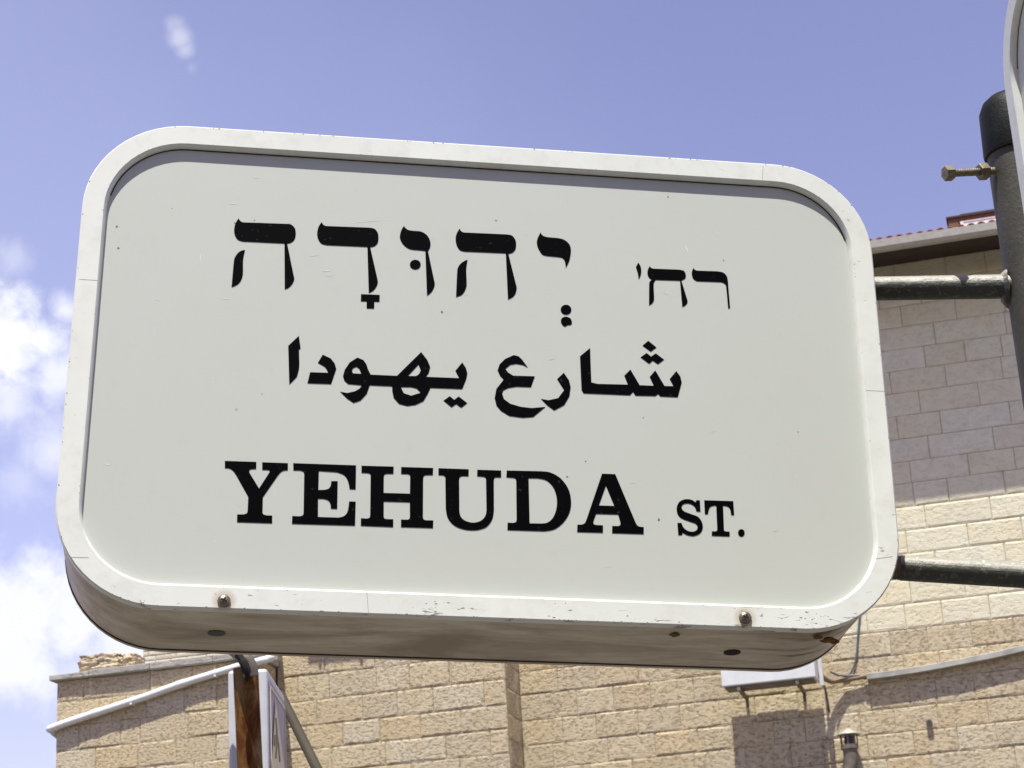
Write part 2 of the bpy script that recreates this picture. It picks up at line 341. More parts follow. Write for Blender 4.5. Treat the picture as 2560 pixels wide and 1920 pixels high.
def face_stones(parent, origin, along, inward, rows, x0, x1, joints, mat_of, is_part, seed):
    """rows: list of (zbot, ztop); joints: {row index: [along positions]} read off the photograph, random beyond them"""
    rnd = random.Random(seed); rest = {}
    for ri, (za, zb) in enumerate(rows):
        js = sorted(j for j in joints.get(ri, []) if x0 + .08 < j < x1 - .08)
        if js:
            while js[0] - x0 > .75: js.insert(0, js[0] - rnd.uniform(.36, .66))
            while x1 - js[-1] > .75: js.append(js[-1] + rnd.uniform(.36, .66))
            k = 0
            while k < len(js) - 1:
                if js[k+1] - js[k] > .92: js.insert(k+1, js[k] + (js[k+1]-js[k]) * rnd.uniform(.42, .58))
                k += 1
        else:
            js = [x0 + rnd.uniform(.2, .6)]
            while x1 - js[-1] > .72: js.append(js[-1] + rnd.uniform(.38, .68))
        ed = [x0] + [j for j in js if x0 + .1 < j < x1 - .1] + [x1]
        for a_, b_ in zip(ed, ed[1:]):
            mat, rough = mat_of(a_, za); vs, fs = stone_mesh(b_ - a_, zb - za, rough, rnd)
            o3 = origin + along * a_ + Vector((0, 0, za))
            if is_part((a_ + b_) / 2, (za + zb) / 2):
                me = bpy.data.meshes.new('stone')
                Mx = Matrix((along, inward, Vector((0, 0, 1)))).transposed()
                me.from_pydata([Mx @ Vector(v) for v in vs], [], fs); me.update()
                o = link('stone', me, mat, parent); o.location = o3
            else:
                r_ = rest.setdefault(mat.name, (MB(), [], mat)); t = rnd.random()
                r_[0].add([o3 + along*v[0] + inward*v[1] + Vector((0,0,v[2])) for v in vs], fs); r_[1].extend([t] * len(vs))
    for mb, ts, mat in rest.values():
        me = bpy.data.meshes.new('stone_facing'); me.from_pydata(mb.v, [], mb.f); me.update()
        at = me.attributes.new('tint', 'FLOAT', 'POINT'); at.data.foreach_set('value', ts)
        o = link('stone_facing', me, mat, parent); o['kind'] = 'stuff'
def rows_from(levels, bottom=0.12, pitch=.28, top=None, tp=.27):
    lv = sorted(levels)
    while lv[0] - pitch > bottom: lv.insert(0, lv[0] - pitch)
    lv.insert(0, bottom) if lv[0] - bottom > .06 else None
    if top:
        while lv[-1] + tp < top: lv.append(lv[-1] + tp)
        lv.append(top)
    return list(zip(lv, lv[1:]))
def jmap(rows, Y, table):
    out = {}
    for zmid, pxs in table:
        for i, (a_, b_) in enumerate(rows):
            if a_ <= zmid < b_: out[i] = [x_for(p, Y, (a_ + b_) / 2) for p in pxs]
    return out
AX, AY, AZ = Vector((1,0,0)), Vector((0,1,0)), Vector((0,0,1))

bld = empty('stone_building', (-3, Y2 + 3, 0))
tag(bld, 'tall stone building behind the sign, cream ashlar above tan blocks, tiled eave', 'building')
off = -bld.location
def local(o):                                  # children were modelled in world space: keep them there
    o.location = Vector(o.location) + off; return o
X1R = x_for(1268, Y1, 6.0); X1L = x_for(694, Y1, 6.3); X2L = X1R; X2R = 6.0
EAVE_Z = at_y(2341, 606, Y2 - .83).z; TOPZ = EAVE_Z + .22
# masonry core (joints show it as recessed mortar)
c = MB(); c.box((X2L - .3, Y2 + .012, .12), (X2R, Y2 + 7, TOPZ)); c.box((X1L + .012, Y1 + .012, .12), (X1R - .012, Y2 + 6.9, TOPZ))
wall = c.build('wall', M['mortar'], None)
lv2 = [5.165, 5.43, 5.695, 5.98, 6.273, 6.546, 6.823, 7.107, 7.382, 7.649, 7.918, 8.19, 8.445, 8.713, 8.984, 9.257, 9.524, 9.783, 10.048, 10.305, 10.57]
rows2 = rows_from(lv2, top=TOPZ)
J2 = jmap(rows2, Y2, [(10.65, [2236, 2364]), (10.45, [2300, 2431]), (10.15, [2253, 2389]), (9.9, [2336, 2513]), (9.65, [2312, 2412]), (9.4, [2226, 2364, 2505]),
    (9.1, [2299, 2447]), (8.85, [2352, 2525]), (8.6, [2322, 2484]), (8.3, [2276, 2421]), (8.05, [2370, 2511]), (7.8, [2313, 2477]), (7.5, [2267, 2420]), (7.2, [2340, 2513]),
    (7.0, [2276, 2411, 2493]), (6.7, [2263, 2355, 2474]), (6.4, [1394, 1488, 1595, 1690, 2226, 2319, 2429, 2536]), (6.1, [1442, 1534, 1626, 1734, 1850, 1960, 2161, 2260, 2351, 2472]),
    (5.85, [1407, 1490, 1595, 1700, 1888, 1995, 2067, 2175, 2273, 2340, 2436]), (5.6, [1383, 1520, 1638, 1745, 1830, 1934, 2013, 2151, 2237, 2344, 2469]),
    (5.3, [1476, 1583, 1737, 1865, 1978, 2060, 2170, 2285, 2395, 2490]), (5.0, [1500, 1610, 1700, 1790, 1900, 2010, 2130, 2220, 2330, 2440])])
def mat2(x, z): return (M['cream'], False) if z > 6.5 and x > -5 else (M['rough'], True)
face_stones(bld, Vector((0, Y2, 0)), AX, AY, rows2, X2L, X2R, J2, mat2, lambda x, z: (4.8 < z < 6.9 and x < .6) or (z >= 6.9 and -2.2 < x < .6), 3)
z_of = lambda px, py, Y: at_y(px, py, Y).z
lv1 = [z_of(1197, y, Y1) for y in (1889.8, 1828.7, 1769.0, 1704.3, 1639.7)] 
rows1 = rows_from(lv1, top=TOPZ)
mids = [(a_ + b_) / 2 for a_, b_ in zip(sorted(lv1), sorted(lv1)[1:])]
J1 = jmap(rows1, Y1, [(mids[3], [745, 823, 941, 1023, 1123]), (mids[2], [792, 906, 993, 1083, 1210]), (mids[1], [765, 857, 950, 1050, 1152]), (mids[0], [828, 964, 1115, 1226]), (mids[0] - .28, [730, 900, 1028, 1150])])
face_stones(bld, Vector((0, Y1, 0)), AX, AY, rows1, X1L, X1R, J1, lambda x, z: (M['rough'], True), lambda x, z: 4.8 < z < 7.0, 5)
# return of the projecting block, facing right
face_stones(bld, Vector((X1R, Y1 + .05, 0)), AY, -AX, rows2, 0, Y2 - Y1 - .05, {}, lambda x, z: (M['rough'], True), lambda x, z: 4.8 < z < 7.0, 6)
# timber eave, gutter, tiles
YG = Y2 - .83
c = MB(); sl = math.tan(math.radians(9))
c.add([(X1L-.5, YG+.05, EAVE_Z+.02), (X2R+.3, YG+.05, EAVE_Z+.02), (X2R+.3, Y2+.1, EAVE_Z+.02+.88*sl), (X1L-.5, Y2+.1, EAVE_Z+.02+.88*sl),
       (X1L-.5, YG+.05, EAVE_Z+.09), (X2R+.3, YG+.05, EAVE_Z+.09), (X2R+.3, Y2+.1, EAVE_Z+.09+.88*sl), (X1L-.5, Y2+.1, EAVE_Z+.09+.88*sl)],
      [(0,3,2,1),(4,5,6,7),(0,1,5,4),(1,2,6,5),(2,3,7,6),(3,0,4,7)])
eave = c.build('eave_board', M['wood'], None)
gut = MB(); prof = [(YG+.05, EAVE_Z+.10), (YG+.05, EAVE_Z+.01), (YG+.02, EAVE_Z-.012), (YG-.05, EAVE_Z-.012), (YG-.085, EAVE_Z+.02), (YG-.095, EAVE_Z+.105), (YG-.075, EAVE_Z+.105), (YG-.07, EAVE_Z+.03), (YG-.045, EAVE_Z+.002), (YG+.02, EAVE_Z+.002), (YG+.035, EAVE_Z+.10)]
for k, (xa, xb) in enumerate([(X1L-.5, -4.0), (-3.997, -1.41), (-1.407, 1.6), (1.603, X2R+.3)]):
    n = len(prof); gut.add([(xa, y, z) for y, z in prof] + [(xb, y, z) for y, z in prof], [(i, (i+1)%n, (i+1)%n+n, i+n) for i in range(n)] + [tuple(range(n)), tuple(range(2*n-1, n-1, -1))])
gutter = gut.build('gutter', M['gutter'], None)
rf = MB(); rs = math.tan(math.radians(17))
rz = EAVE_Z + .10; th_ = .035
top_ = [(YG-.02, rz), (Y2+3.4, rz+4.1*rs), (Y2+7, rz+.3)]; pr_ = top_ + [(y, z-th_) for y, z in reversed(top_)]; n_ = 6
rf.add([(X1L-.5, y, z) for y, z in pr_] + [(X2R+.3, y, z) for y, z in pr_], [(i, (i+1)%6, (i+1)%6+6, i+6) for i in range(6)] + [(0,1,4,5), (1,2,3,4), (11,10,7,6), (10,9,8,7)])
roof = rf.build('roof', M['tile'], None)
def tile_vf(x, y, z, ln, w=.104):
    vs = []; n = 6
    for (yy, zz) in ((y, z), (y + ln, z + ln * rs)):
        for rad in (w/2, w/2 - .012):
            for k in range(n + 1):
                q = math.pi * k / n; vs.append((x + rad*math.cos(q), yy, zz + rad*math.sin(q)*.82))
    k1 = n + 1; fs = []
    for k in range(n):
        fs += [(k, k+1, 2*k1+k+1, 2*k1+k), (k1+k, k1+k+1, 3*k1+k+1, 3*k1+k), (k, k+1, k1+k+1, k1+k)]
    return vs, fs
rest = MB(); tiles = []; x = X1L - .4; k = 0
while x < X2R + .2:
    for r_ in range(11):
        y = YG - .06 + r_*.36; z = EAVE_Z + .113 + (y - YG + .02)*rs + .004*R.random()
        vs, fs = tile_vf(x + R.uniform(-.004, .004), y, z, .375)
        if r_ == 0 and -2.2 < x < .7:
            tiles.append(MB().add(vs, fs).build('roof_tile', M['tile'], None))
        else: rest.add(vs, fs)
    x += .113
tf = rest.build('tile_rows', M['tile'], None); tf['kind'] = 'stuff'
# dormer window on the roof
YD = Y2 + .9
dl = at_y(2371, 560, YD); dr = dl.x + 2.2; dz1 = at_y(2380, 541, YD).z; dz0 = dz1 - .8
dorm = MB()
dorm.box((dl.x, YD, dz0), (dl.x + .12, YD + 1.6, dz1 - .029)); dorm.box((dr - .12, YD, dz0), (dr, YD + 1.6, dz1 - .029))
dorm.box((dl.x + .121, YD + .001, dz1 - .085), (dr - .121, YD + .08, dz1 - .029)); dorm.box((dl.x + .121, YD + .12, dz0), (dr - .121, YD + 1.6, dz1 - .06))
dormer = dorm.build('dormer', M['dormer_wood'], None)
dtop = MB().box((dl.x - .02, YD - .02, dz1 - .028), (dr + .06, YD + 1.75, dz1 - .005)).box((dl.x + .15, YD - .0, dz1 - .004), (dr + .03, YD + 1.7, dz1 + .012)).build('dormer_roof', M['wood'], None)
wx = dl.x + .14; wins = []
for k in range(4):
    w_ = MB(); a0, a1 = wx + k*.49, wx + k*.49 + .46
    for lo, hi in (((a0, YD-.012, dz0), (a0+.04, YD+.03, dz1-.087)), ((a1-.04, YD-.012, dz0), (a1, YD+.03, dz1-.087)), ((a0+.041, YD-.011, dz1-.1), (a1-.041, YD+.029, dz1-.088))): w_.box(lo, hi)
    wo_ = w_.build('window', M['window'], None); gl = MB().box((a0+.041, YD-.004, dz0), (a1-.041, YD+.003, dz1-.102)).build('pane', M['glass'], None); wins.append((wo_, gl))
for o in [wall, eave, gutter, tf] + [o for o in bpy.data.objects if o.parent == bld]: local(o); o.parent = bld
for o in tiles + [dormer]: o.parent = roof
for o in [roof]: local(o); o.parent = bld
dtop.parent = bld; local(dtop)
for wo_, gl in wins: wo_.parent = bld; local(wo_); gl.parent = wo_

# low block at the left with the coping
low = empty('low_stone_building', (0, 0, 0)); low.location = (-11, Y0 + 1, 0); offl = -low.location
tag(low, 'low rock-faced stone building with grey coping, below the left end of the sign', 'building')
X0L = x_for(141, Y0, 6.3); X0R = x_for(645, Y0, 6.4)
zc0 = at_y(145, 1703.7, Y0).z; zc1 = at_y(139, 1689, Y0).z
c = MB().box((X0L + .012, Y0 + .012, .12), (X0R - .012, Y1 + 3.0, zc0)).build('wall', M['mortar'], low)
lv0 = [z_of(145, 1757.4, Y0), z_of(145, 1818, Y0), z_of(145, 1879.5, Y0)]
lv0s = sorted(lv0); rows0 = rows_from(lv0s + [zc0])
m0 = (lv0s[0]-.14, (lv0s[0]+lv0s[1])/2, (lv0s[1]+lv0s[2])/2, (lv0s[2]+zc0)/2)
J0 = jmap(rows0, Y0, [(m0[3], [209, 375, 480]), (m0[2], [280, 365, 460]), (m0[1], [196, 301, 350, 470]), (m0[0], [238, 344, 440, 540]), (m0[0]-.28, [200, 300, 390])])
face_stones(low, Vector((0, Y0, 0)), AX, AY, rows0, X0L, X0R, J0, lambda x, z: (M['rough'], True), lambda x, z: z > 4.8, 8)
face_stones(low, Vector((X0R, Y0 + .05, 0)), AY, -AX, rows0, 0, Y1 - Y0 - .05, {}, lambda x, z: (M['rough'], True), lambda x, z: z > 4.8, 9)
face_stones(low, Vector((X0L, Y0 + 2.9, 0)), -AY, AX, rows0, 0, 2.85, {}, lambda x, z: (M['rough'], True), lambda x, z: False, 10)
xs = [X0L - .07, x_for(228, Y0, zc1), x_for(380, Y0, zc1), x_for(537, Y0, zc1), X0R + .05]
for k, (xa, xb) in enumerate(zip(xs, xs[1:])):
    cb = MB().box((xa + .002, Y0 - .07 + R.uniform(-.006, .006), zc0 + .002), (xb - .002, Y1 + 3.05, zc1 + R.uniform(-.008, .008) + .004*k))
    cb.build('coping_stone', M['grey_stone'], low, bevel=.008)
for o in [o for o in bpy.data.objects if o.parent == low]: o.location = Vector(o.location) + offl

# far building seen over the coping
YF = 36.0
fx = x_for(357, YF, at_y(357, 1650, YF).z); fb = empty('far_building', (fx + 3, YF + 3, 0))
tag(fb, 'far cream building with thin stone courses showing above the grey coping', 'building')
fz = at_y(500, 1500, YF).z
MB().box((fx + .01, YF + .012, 0), (fx + 3.7, YF + 6, fz)).build('wall', M['mortar'], fb).location = -fb.location
r_ = MB(); z = at_y(400, 1640, YF).z - 1.2; ts = []; k = 0
while z < fz:
    x = fx - R.uniform(0, .2)
    while x < fx + 3.7:
        w_ = R.uniform(.28, .42); x0_ = max(x, fx)
        if x + w_ > fx + .05: vs, fs = stone_mesh(min(x + w_, fx + 3.7) - x0_, .092, False, R, .004); r_.add([(v[0] + x0_, v[1] + YF, v[2] + z) for v in vs], fs); ts += [R.random()*.6] * len(vs)
        x += w_
    z += .094
o = r_.build('stone_facing', M['far_stone'], fb); o['kind'] = 'stuff'; o.location = -fb.location
at = o.data.attributes.new('tint', 'FLOAT', 'POINT'); at.data.foreach_set('value', ts)

# rubble lying on the coping
def rock(px0, px1, pyt, pyb, name, label, seed, dy=.25):
    Y = Y0 + dy; A = at_y(px0, pyb, Y); B = at_y(px1, pyb, Y); T = at_y((px0+px1)/2, pyt, Y)
    cx = (A.x + B.x)/2; w = (B.x - A.x); zb = zc1 + .012; h = T.z - zb; bm = bmesh.new(); bmesh.ops.create_icosphere(bm, subdivisions=4, radius=1)
    for v in bm.verts:
        n3 = v.co.copy(); q = max(abs(n3.x), abs(n3.y), abs(n3.z)); n3 = n3 * (.72/q + .28)*.86
        d = 1 + .16*mathutils.noise.noise(n3*1.7 + Vector((seed, 0, 0))) + .10*mathutils.noise.noise(n3*5 + Vector((seed, 3, 0)))
        lay = .05*math.sin(n3.z*9 + 2*mathutils.noise.noise(n3*2))
        v.co = Vector((n3.x*(d+lay)*w/2*1.06, n3.y*(d+lay)*.2, max(0, (n3.z*d*.55 + .5))*h*1.02))
    me = bpy.data.meshes.new(name); bm.to_mesh(me); bm.free(); o = link(name, me, M['rubble']); o.location = (cx, Y, zb); o.rotation_euler.z = .05
    tag(o, label, 'stone'); return o
rock(203, 316, 1640, 1678, 'rubble_stone', 'long layered slab of rubble lying on the grey coping at left', 2.2)
rock(318, 354, 1638, 1669, 'rubble_stone', 'small brown lump of rubble at the right end of the slab on the coping', 9.1)

# unseen building added behind the viewer to cut sky light on the sign
ob = empty('sky_light_blocker', (0, -15, 0)); tag(ob, 'plain stone building added unseen behind the viewer to cut sky light', 'building')
MB().box((-16, -8, 0), (14, 0, 12.5)).build('wall', M['blocker_wall'], ob)  # wall of the added sky light blocker
MB().box((-16.2, -8.2, 12.51), (14.2, .25, 12.75)).build('blocker_parapet', M['grey_stone'], ob, bevel=.02)
for r_ in range(4):
    for k in range(9):
        w_ = MB().box((-14.6 + k*3.2, .002, 1.1 + r_*3), (-13.3 + k*3.2, .05, 2.6 + r_*3)).build('window', M['window'], ob)  # window of the added sky light blocker
        MB().box((-14.5 + k*3.2, .051, 1.2 + r_*3), (-13.4 + k*3.2, .06, 2.5 + r_*3)).build('pane', M['ac_dark'], w_)

# ------------------------------------------------------------------ things on the walls
dp = empty('drain_pipe', (0, 0, 0)); yp = Y0 - .052
pts = [(141, 1862, Y0 + .35), (128, 1848, Y0 + .05), (119, 1832, Y0 - .02), (126, 1822, yp), (160, 1809, yp), (235, 1784, yp), (360, 1743, yp), (450, 1711, yp), (580, 1671, yp), (640, 1655, yp), (668, 1648, yp + .03), (686, 1637, yp + .12), (693, 1610, Y1 - .06), (694, 1560, Y1 - .06)]
P3 = [at_y(*q) for q in pts]; P3[0] = Vector((X0L - .055, Y0 + .7, P3[1].z - .03)); P3[1] = Vector((X0L - .055, Y0 + .12, P3[2].z)); P3[2] = Vector((X0L - .05, Y0 - .02, P3[3].z))
sp = smooth_path(P3, 7); dp.location = sp[20]
tag(dp, 'white drain pipe sloping across the low stone building at lower left', 'pipe')
o = MB().tube(sp, .043, 14).build('pipe', M['white_pipe'], dp, True); o.location = -dp.location
for px, py in ((241, 1782), (452, 1710.5)):
    q = at_y(px, py, yp); t = (at_y(px + 20, py - 6.4, yp) - q).normalized()
    o = MB().tube([q - t*.05, q + t*.05], .0468, 14).build('coupling', M['white_pipe'], dp, True); o.location = -dp.location
for px, py in ((330, 1753), (540, 1683)):
    q = at_y(px, py, yp); o = MB().box((q.x-.012, Y0-.09, q.z-.045), (q.x+.012, Y0+.01, q.z+.045)).build('clip', M['white_pipe'], dp); o.location = -dp.location

cp = empty('cable_trunking'); yc = Y2 - .10
pts = [(2167, 1691), (2230, 1683), (2320, 1669), (2420, 1650), (2500, 1634), (2580, 1614), (2700, 1580), (2900, 1520)]
sp = smooth_path([at_y(x, y, yc) for x, y in pts], 6); cp.location = sp[8]
tag(cp, 'grey white cable trunking rising to the right across the tan stone wall at lower right', 'cable trunking')
tk = MB()
for q in sp:
    for dy_, dz_ in ((0, .028), (.006, .033), (.082, .033), (.088, .028), (.088, -.028), (.082, -.033), (.006, -.033), (0, -.028)): tk.v.append(q + Vector((0, dy_, dz_)))
for i in range(len(sp) - 1):
    for k in range(8): tk.f.append((i*8 + k, i*8 + (k+1) % 8, (i+1)*8 + (k+1) % 8, (i+1)*8 + k))
tk.f += [tuple(range(8)), tuple((len(sp)-1)*8 + k for k in range(8))]
o = tk.build('trunking', M['grey_pipe'], cp, True); o.location = -cp.location
o = MB().tube([at_y(2158, 1692, yc + .04), at_y(2168, 1690, yc + .04)], .034, 14).build('collar', M['hose'], cp, True); o.location = -cp.location
hs = empty('insulated_hose'); pts = [(2020, 1680, Y2-.3), (2052, 1690, Y2-.22), (2078, 1703, Y2-.12), (2110, 1700, Y2-.07), (2135, 1696, Y2-.065), (2160, 1692, Y2-.06)]
sp = smooth_path([at_y(*q) for q in pts], 6); hs.location = sp[0]
tag(hs, 'tan insulated hose curving from the air conditioner to the cable trunking', 'hose')
o = MB().tube(sp, [.03]*14 + [.026]*(len(sp)-14), 12).build('sleeve', M['hose'], hs, True); o.location = -hs.location
sp = smooth_path([at_y(x, y, q) for x, y, q in [(2076, 1680, Y2-.2), (2096, 1688, Y2-.13), (2120, 1689, Y2-.09), (2150, 1688, Y2-.075)]], 6)
o = MB().tube(sp, .011, 8).build('pipe', M['cable'], hs, True); o.location = -hs.location
sp = smooth_path([at_y(x, y, Y2-.02) for x, y in [(2160, 1440), (2150, 1530), (2145, 1585), (2142, 1630), (2136, 1662), (2122, 1688), (2105, 1690)]], 6)
o = MB().tube(sp, .010, 8).build('hanging_cable', M['cable'], None, True); o.data.transform(Matrix.Translation(-sp[-1])); o.location = sp[-1]
tag(o, 'thin grey cable hanging down the wall beside the lower right corner of the sign', 'cable')

def aircon(x0, x1, zb, Y, label, gap=.26, dep=.32, H=.58):
    t = empty('air_conditioner', (x0, Y - gap - dep, zb)); w = x1 - x0
    tag(t, label, 'air conditioner', 'air conditioners on the stone wall')
    MB().box((0, 0, .02), (w, dep, H)).build('casing', M['ac'], t, bevel=.012)
    MB().box((.03, .03, .004), (w - .03, dep - .03, .019)).build('base_pan', M['galv'], t)
    fg = MB()
    for k in range(5): fg.tube([(w*.36 + math.cos(q*.3927)*(.04 + k*.034), -.012, H*.66 + math.sin(q*.3927)*(.04 + k*.034)) for q in range(17)], .004, 6)
    fg.build('fan_grille', M['ac_dark'], t)
    for k in (.16, .78):
        b = MB().box((w*k, .0, -.038), (w*k + .035, dep + gap, .0)).box((w*k + .002, dep + gap - .03, -.12), (w*k + .033, dep + gap - .002, -.04))
        b.build('bracket', M['galv'], t)
    return t
ya = Y2 - .58; q0 = at_y(1805, 1722, ya); q1 = at_y(2040, 1697, ya)
aircon(q0.x, q1.x, (q0.z + q1.z)/2 + .0, Y2, 'white air conditioner on brackets below the sign, left of the cable trunking')
qa = x_for(772, Y1, 6.85); qb = x_for(938, Y1, 6.85); qz = at_y(850, 1664, Y1).z
aircon(qa + .02, qb + .02, qz + .58*math.tan(math.radians(SUN_EL)), Y1, 'white air conditioner high on the left block, hidden behind the sign')
q = at_y(2056, 1714, Y2 - .3)
wb = empty('wall_bracket', q); tag(wb, 'thin white upright bracket at the right end of the air conditioner', 'bracket')
MB().box((-.02, -.02, 0), (.02, .02, .36)).build('upright', M['box_white'], wb); MB().box((-.015, .021, .0), (.015, .29, .03)).build('arm', M['box_white'], wb)
MB().tube([(.02, .0, .0), (.03, .02, -.1), (.025, .2, -.26)], .012, 8).build('strap', M['galv'], wb, True)

# chimney vent
vq = at_y(2122, 1850, Y2 - .16); vt = empty('flue_vent', vq); tag(vt, 'small metal flue with conical cap on the stone wall at lower right', 'flue')
MB().tube([(0, 0, .055), (0, 0, .062), (0, 0, .12), (0, 0, .125)], [.125, .122, .02, .004], 20).build('cap', M['galv_pale'], vt, True)
MB().tube([(0, 0, -.10), (0, 0, -.055)], .094, 20).build('collar', M['galv'], vt, True)
for k in range(7):
    q = k*math.tau/7 + .2; MB().tube([(.088*math.cos(q), .088*math.sin(q), -.06), (.092*math.cos(q), .092*math.sin(q), .056)], .008, 6).build('bar', M['galv'], vt)
MB().tube([(0, 0, -.05), (0, 0, .04)], .05, 14).build('core', M['ac_dark'], vt, True)
MB().tube(smooth_path([(0, 0, -.10), (-.0, 0, -.20), (-.03, .01, -.33), (-.14, .02, -.46), (-.30, .03, -.56), (-.45, .04, -.66)], 6), .078, 20).build('pipe', M['galv'], vt, True)
sq = at_y(2323, 1806, Y2 - .05); st = empty('spout', sq); tag(st, 'tiny dark drain spout sticking out of the stone wall below the trunking', 'pipe')
MB().tube([(0, -.005, 0), (0, .06, .0)], .034, 14).build('tube', M['galv'], st, True); MB().tube([(0, -.0062, 0), (0, -.0055, 0)], .024, 12).build('opening', M['ac_dark'], st)

# ------------------------------------------------------------------ rusty post and boxed sign at lower left
DP = 5.0
tp = at_d(614, 1669, DP); rr = 31.5 / F * DP
rp = empty('rusty_post', (tp.x, tp.y, .12)); tag(rp, 'rusty steel post with open top standing under the left part of the sign', 'post')
lean = math.radians(0); bot = at_d(625, 1915, DP - .05); dirp = (tp - bot).normalized(); foot = tp - dirp * ((tp.z - .12) / dirp.z); rp.location = foot
MB().tube([foot, tp - dirp*.004, tp], [rr, rr, rr*.97], 28).build('post', M['rust'], rp, True).location = -foot
ar = [at_d(x, y, d) for x, y, d in [(540, 1570, DP+.05), (575, 1612, DP+.02), (606, 1640, DP - .035), (622, 1662, DP - .045), (628, 1690, DP - .05)]]
MB().tube(smooth_path(ar, 6), .0185, 14).build('bent_arm', M['galv'], rp, True).location = -foot
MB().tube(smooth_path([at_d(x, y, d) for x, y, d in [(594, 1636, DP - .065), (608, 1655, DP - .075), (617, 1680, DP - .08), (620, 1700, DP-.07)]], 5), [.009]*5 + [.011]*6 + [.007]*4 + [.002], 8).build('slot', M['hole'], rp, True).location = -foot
# boxed triangle sign behind the post
DB = 5.12
A = at_d(569, 1676, DB); B = at_d(668, 1674, DB); wdt = (B - A); hx = Vector((wdt.x, wdt.y, 0)).normalized(); wl = wdt.length
back = Vector((0, 0, 0)); best = None
for k in range(360):                      # horizontal run of the face whose upper edge falls away as in the photograph
    t = Vector((math.cos(math.radians(k)), math.sin(math.radians(k)), 0))
    if t.dot(cf) < .2: continue
    Q = B + t*.4; rel = Q - CAM; s = rel.dot(cf); px = 1280 + F*rel.dot(cr)/s; py = 960 - F*rel.dot(cu)/s
    if px > 670:
        sl_ = (py - 1674)/(px - 668)
        if best is None or abs(sl_ - 1.5) < best[0]: best = (abs(sl_ - 1.5), t)
bk = best[1]
Q = None
for k in range(1, 300):
    Q = B + bk*(k*.01); rel = Q - CAM; px = 1280 + F*rel.dot(cr)/rel.dot(cf)
    if px >= 711: break
dep = k*.01
bs = empty('box_sign', A - Vector((0,0,1.0))); tag(bs, 'white boxed sign behind the rusty post, cream triangle on its side face', 'sign')
Mb = Matrix((hx, bk, AZ)).transposed()
def bl(mb, name, mat, bev=0):
    for i, v in enumerate(mb.v): mb.v[i] = Mb @ v
    return mb.build(name, mat, bs, bevel=bev)
bl(MB().box((0, 0, 0), (wl, dep, 1.0)), 'casing', M['box_white'], .008)
bl(MB().box((wl + .0005, .02, .02), (wl + .003, dep - .02, .975)), 'face', M['box_face'])
bd = MB()
for lo, hi in (((wl+.0035, .025, .955), (wl+.005, dep-.025, .962)), ((wl+.0035, .022, .03), (wl+.005, .026, .954)), ((wl+.0035, dep-.03, .03), (wl+.005, dep-.026, .954))): bd.box(lo, hi)
bl(bd, 'border', M['tri'])
BO = A - Vector((0,0,1.0)); fn = Mb @ Vector((1, 0, 0)); nrm = bk.cross(AZ)
def onface(px, py, o=.006):
    h = hit(px, py, B + nrm*o*(1 if nrm.dot(hx) > 0 else -1), nrm); return h - BO
tri = [onface(689, 1750), onface(679, 1925), onface(712, 1925)]
b_ = MB().add(tri, [(0, 1, 2)]); tri2 = [v + nrm*-.002*(1 if nrm.dot(hx) > 0 else -1) for v in tri]; b_.add(tri2, [(0, 2, 1)]); b_.build('triangle', M['tri'], bs)
st_ = MB()
for pth in ([(690, 1795), (693, 1830), (692, 1870), (690, 1895)], [(692, 1828), (697, 1865), (700, 1905)], [(688, 1838), (687, 1865)]):
    st_.tube([onface(x, y, .008) for x, y in pth], .0018, 6)
st_.build('emblem', M['ink'], bs)
# leaning strut behind it
p0 = at_d(702, 1738, 5.9); p1 = at_d(790, 1917, 5.55); dq = (p1 - p0).normalized(); p2 = p0 + dq * ((p0.z - .12)/-dq.z)
o = MB().tube([p0, p2], 12.5/F*5.8, 16).build('leaning_pole', M['strut'], None, True); o.data.transform(Matrix.Translation(-p2)); o.location = p2
tag(o, 'olive brown steel tube leaning down to the right behind the boxed sign', 'pole')

# ------------------------------------------------------------------ the street name sign
SU = Vector((0.9172, 0.3942, -0.058)).normalized(); SB = Vector((-0.3979, 0.9139, -0.0801)); SB = (SB - SU*SB.dot(SU)).normalized(); SZ = SU.cross(SB).normalized()
SO = Vector((-0.79342974, 1.59729581, 2.51387478)); SW, SH, SD = .750, .4761, .132
MS = Matrix((SU, SB, SZ)).transposed().to_4x4(); MS.translation = SO
MSi = MS.inverted()
def sgn(px, py, y=0.0):                       # point of the sign plane at depth y, in the sign's own coordinates
    return MSi @ hit(px, py, SO + SB*y, SB)
def rrect(inset, y, r0, n=14, w=SW, h=SH):
    r = max(r0 - inset, .004); x0, x1, z1, z0 = inset, w - inset, -inset, -h + inset; pts = []
    for cx, cz, a0 in ((x1 - r, z1 - r, 0), (x0 + r, z1 - r, 90), (x0 + r, z0 + r, 180), (x1 - r, z0 + r, 270)):
        for k in range(n + 1):
            q = math.radians(a0 + 90*k/n); pts.append(Vector((cx + r*math.cos(q), y, cz + r*math.sin(q))))
    return pts
def loft(loops, close=False, caps=()):
    mb = MB(); n = len(loops[0])
    for l in loops: mb.v += l
    m_ = len(loops)
    for i in range(m_ if close else m_ - 1):
        j = (i + 1) % m_
        for k in range(n): k2 = (k + 1) % n; mb.f.append((i*n + k, i*n + k2, j*n + k2, j*n + k))
    for i in caps: mb.f.append(tuple(i*n + k for k in range(n)))
    return mb
RC = .0925
sign = empty('street_sign', M=MS)
tag(sign, 'large white rounded light-box street sign lettered YEHUDA ST. in black, filling the picture', 'sign')
scr = [sgn(560, 1503), sgn(1863, 1545)]; scr = [(v.x, v.z) for v in scr]
M['frame'] = frame_mat('white painted aluminium frame', scr); M['body'] = body_mat('weathered sign casing')
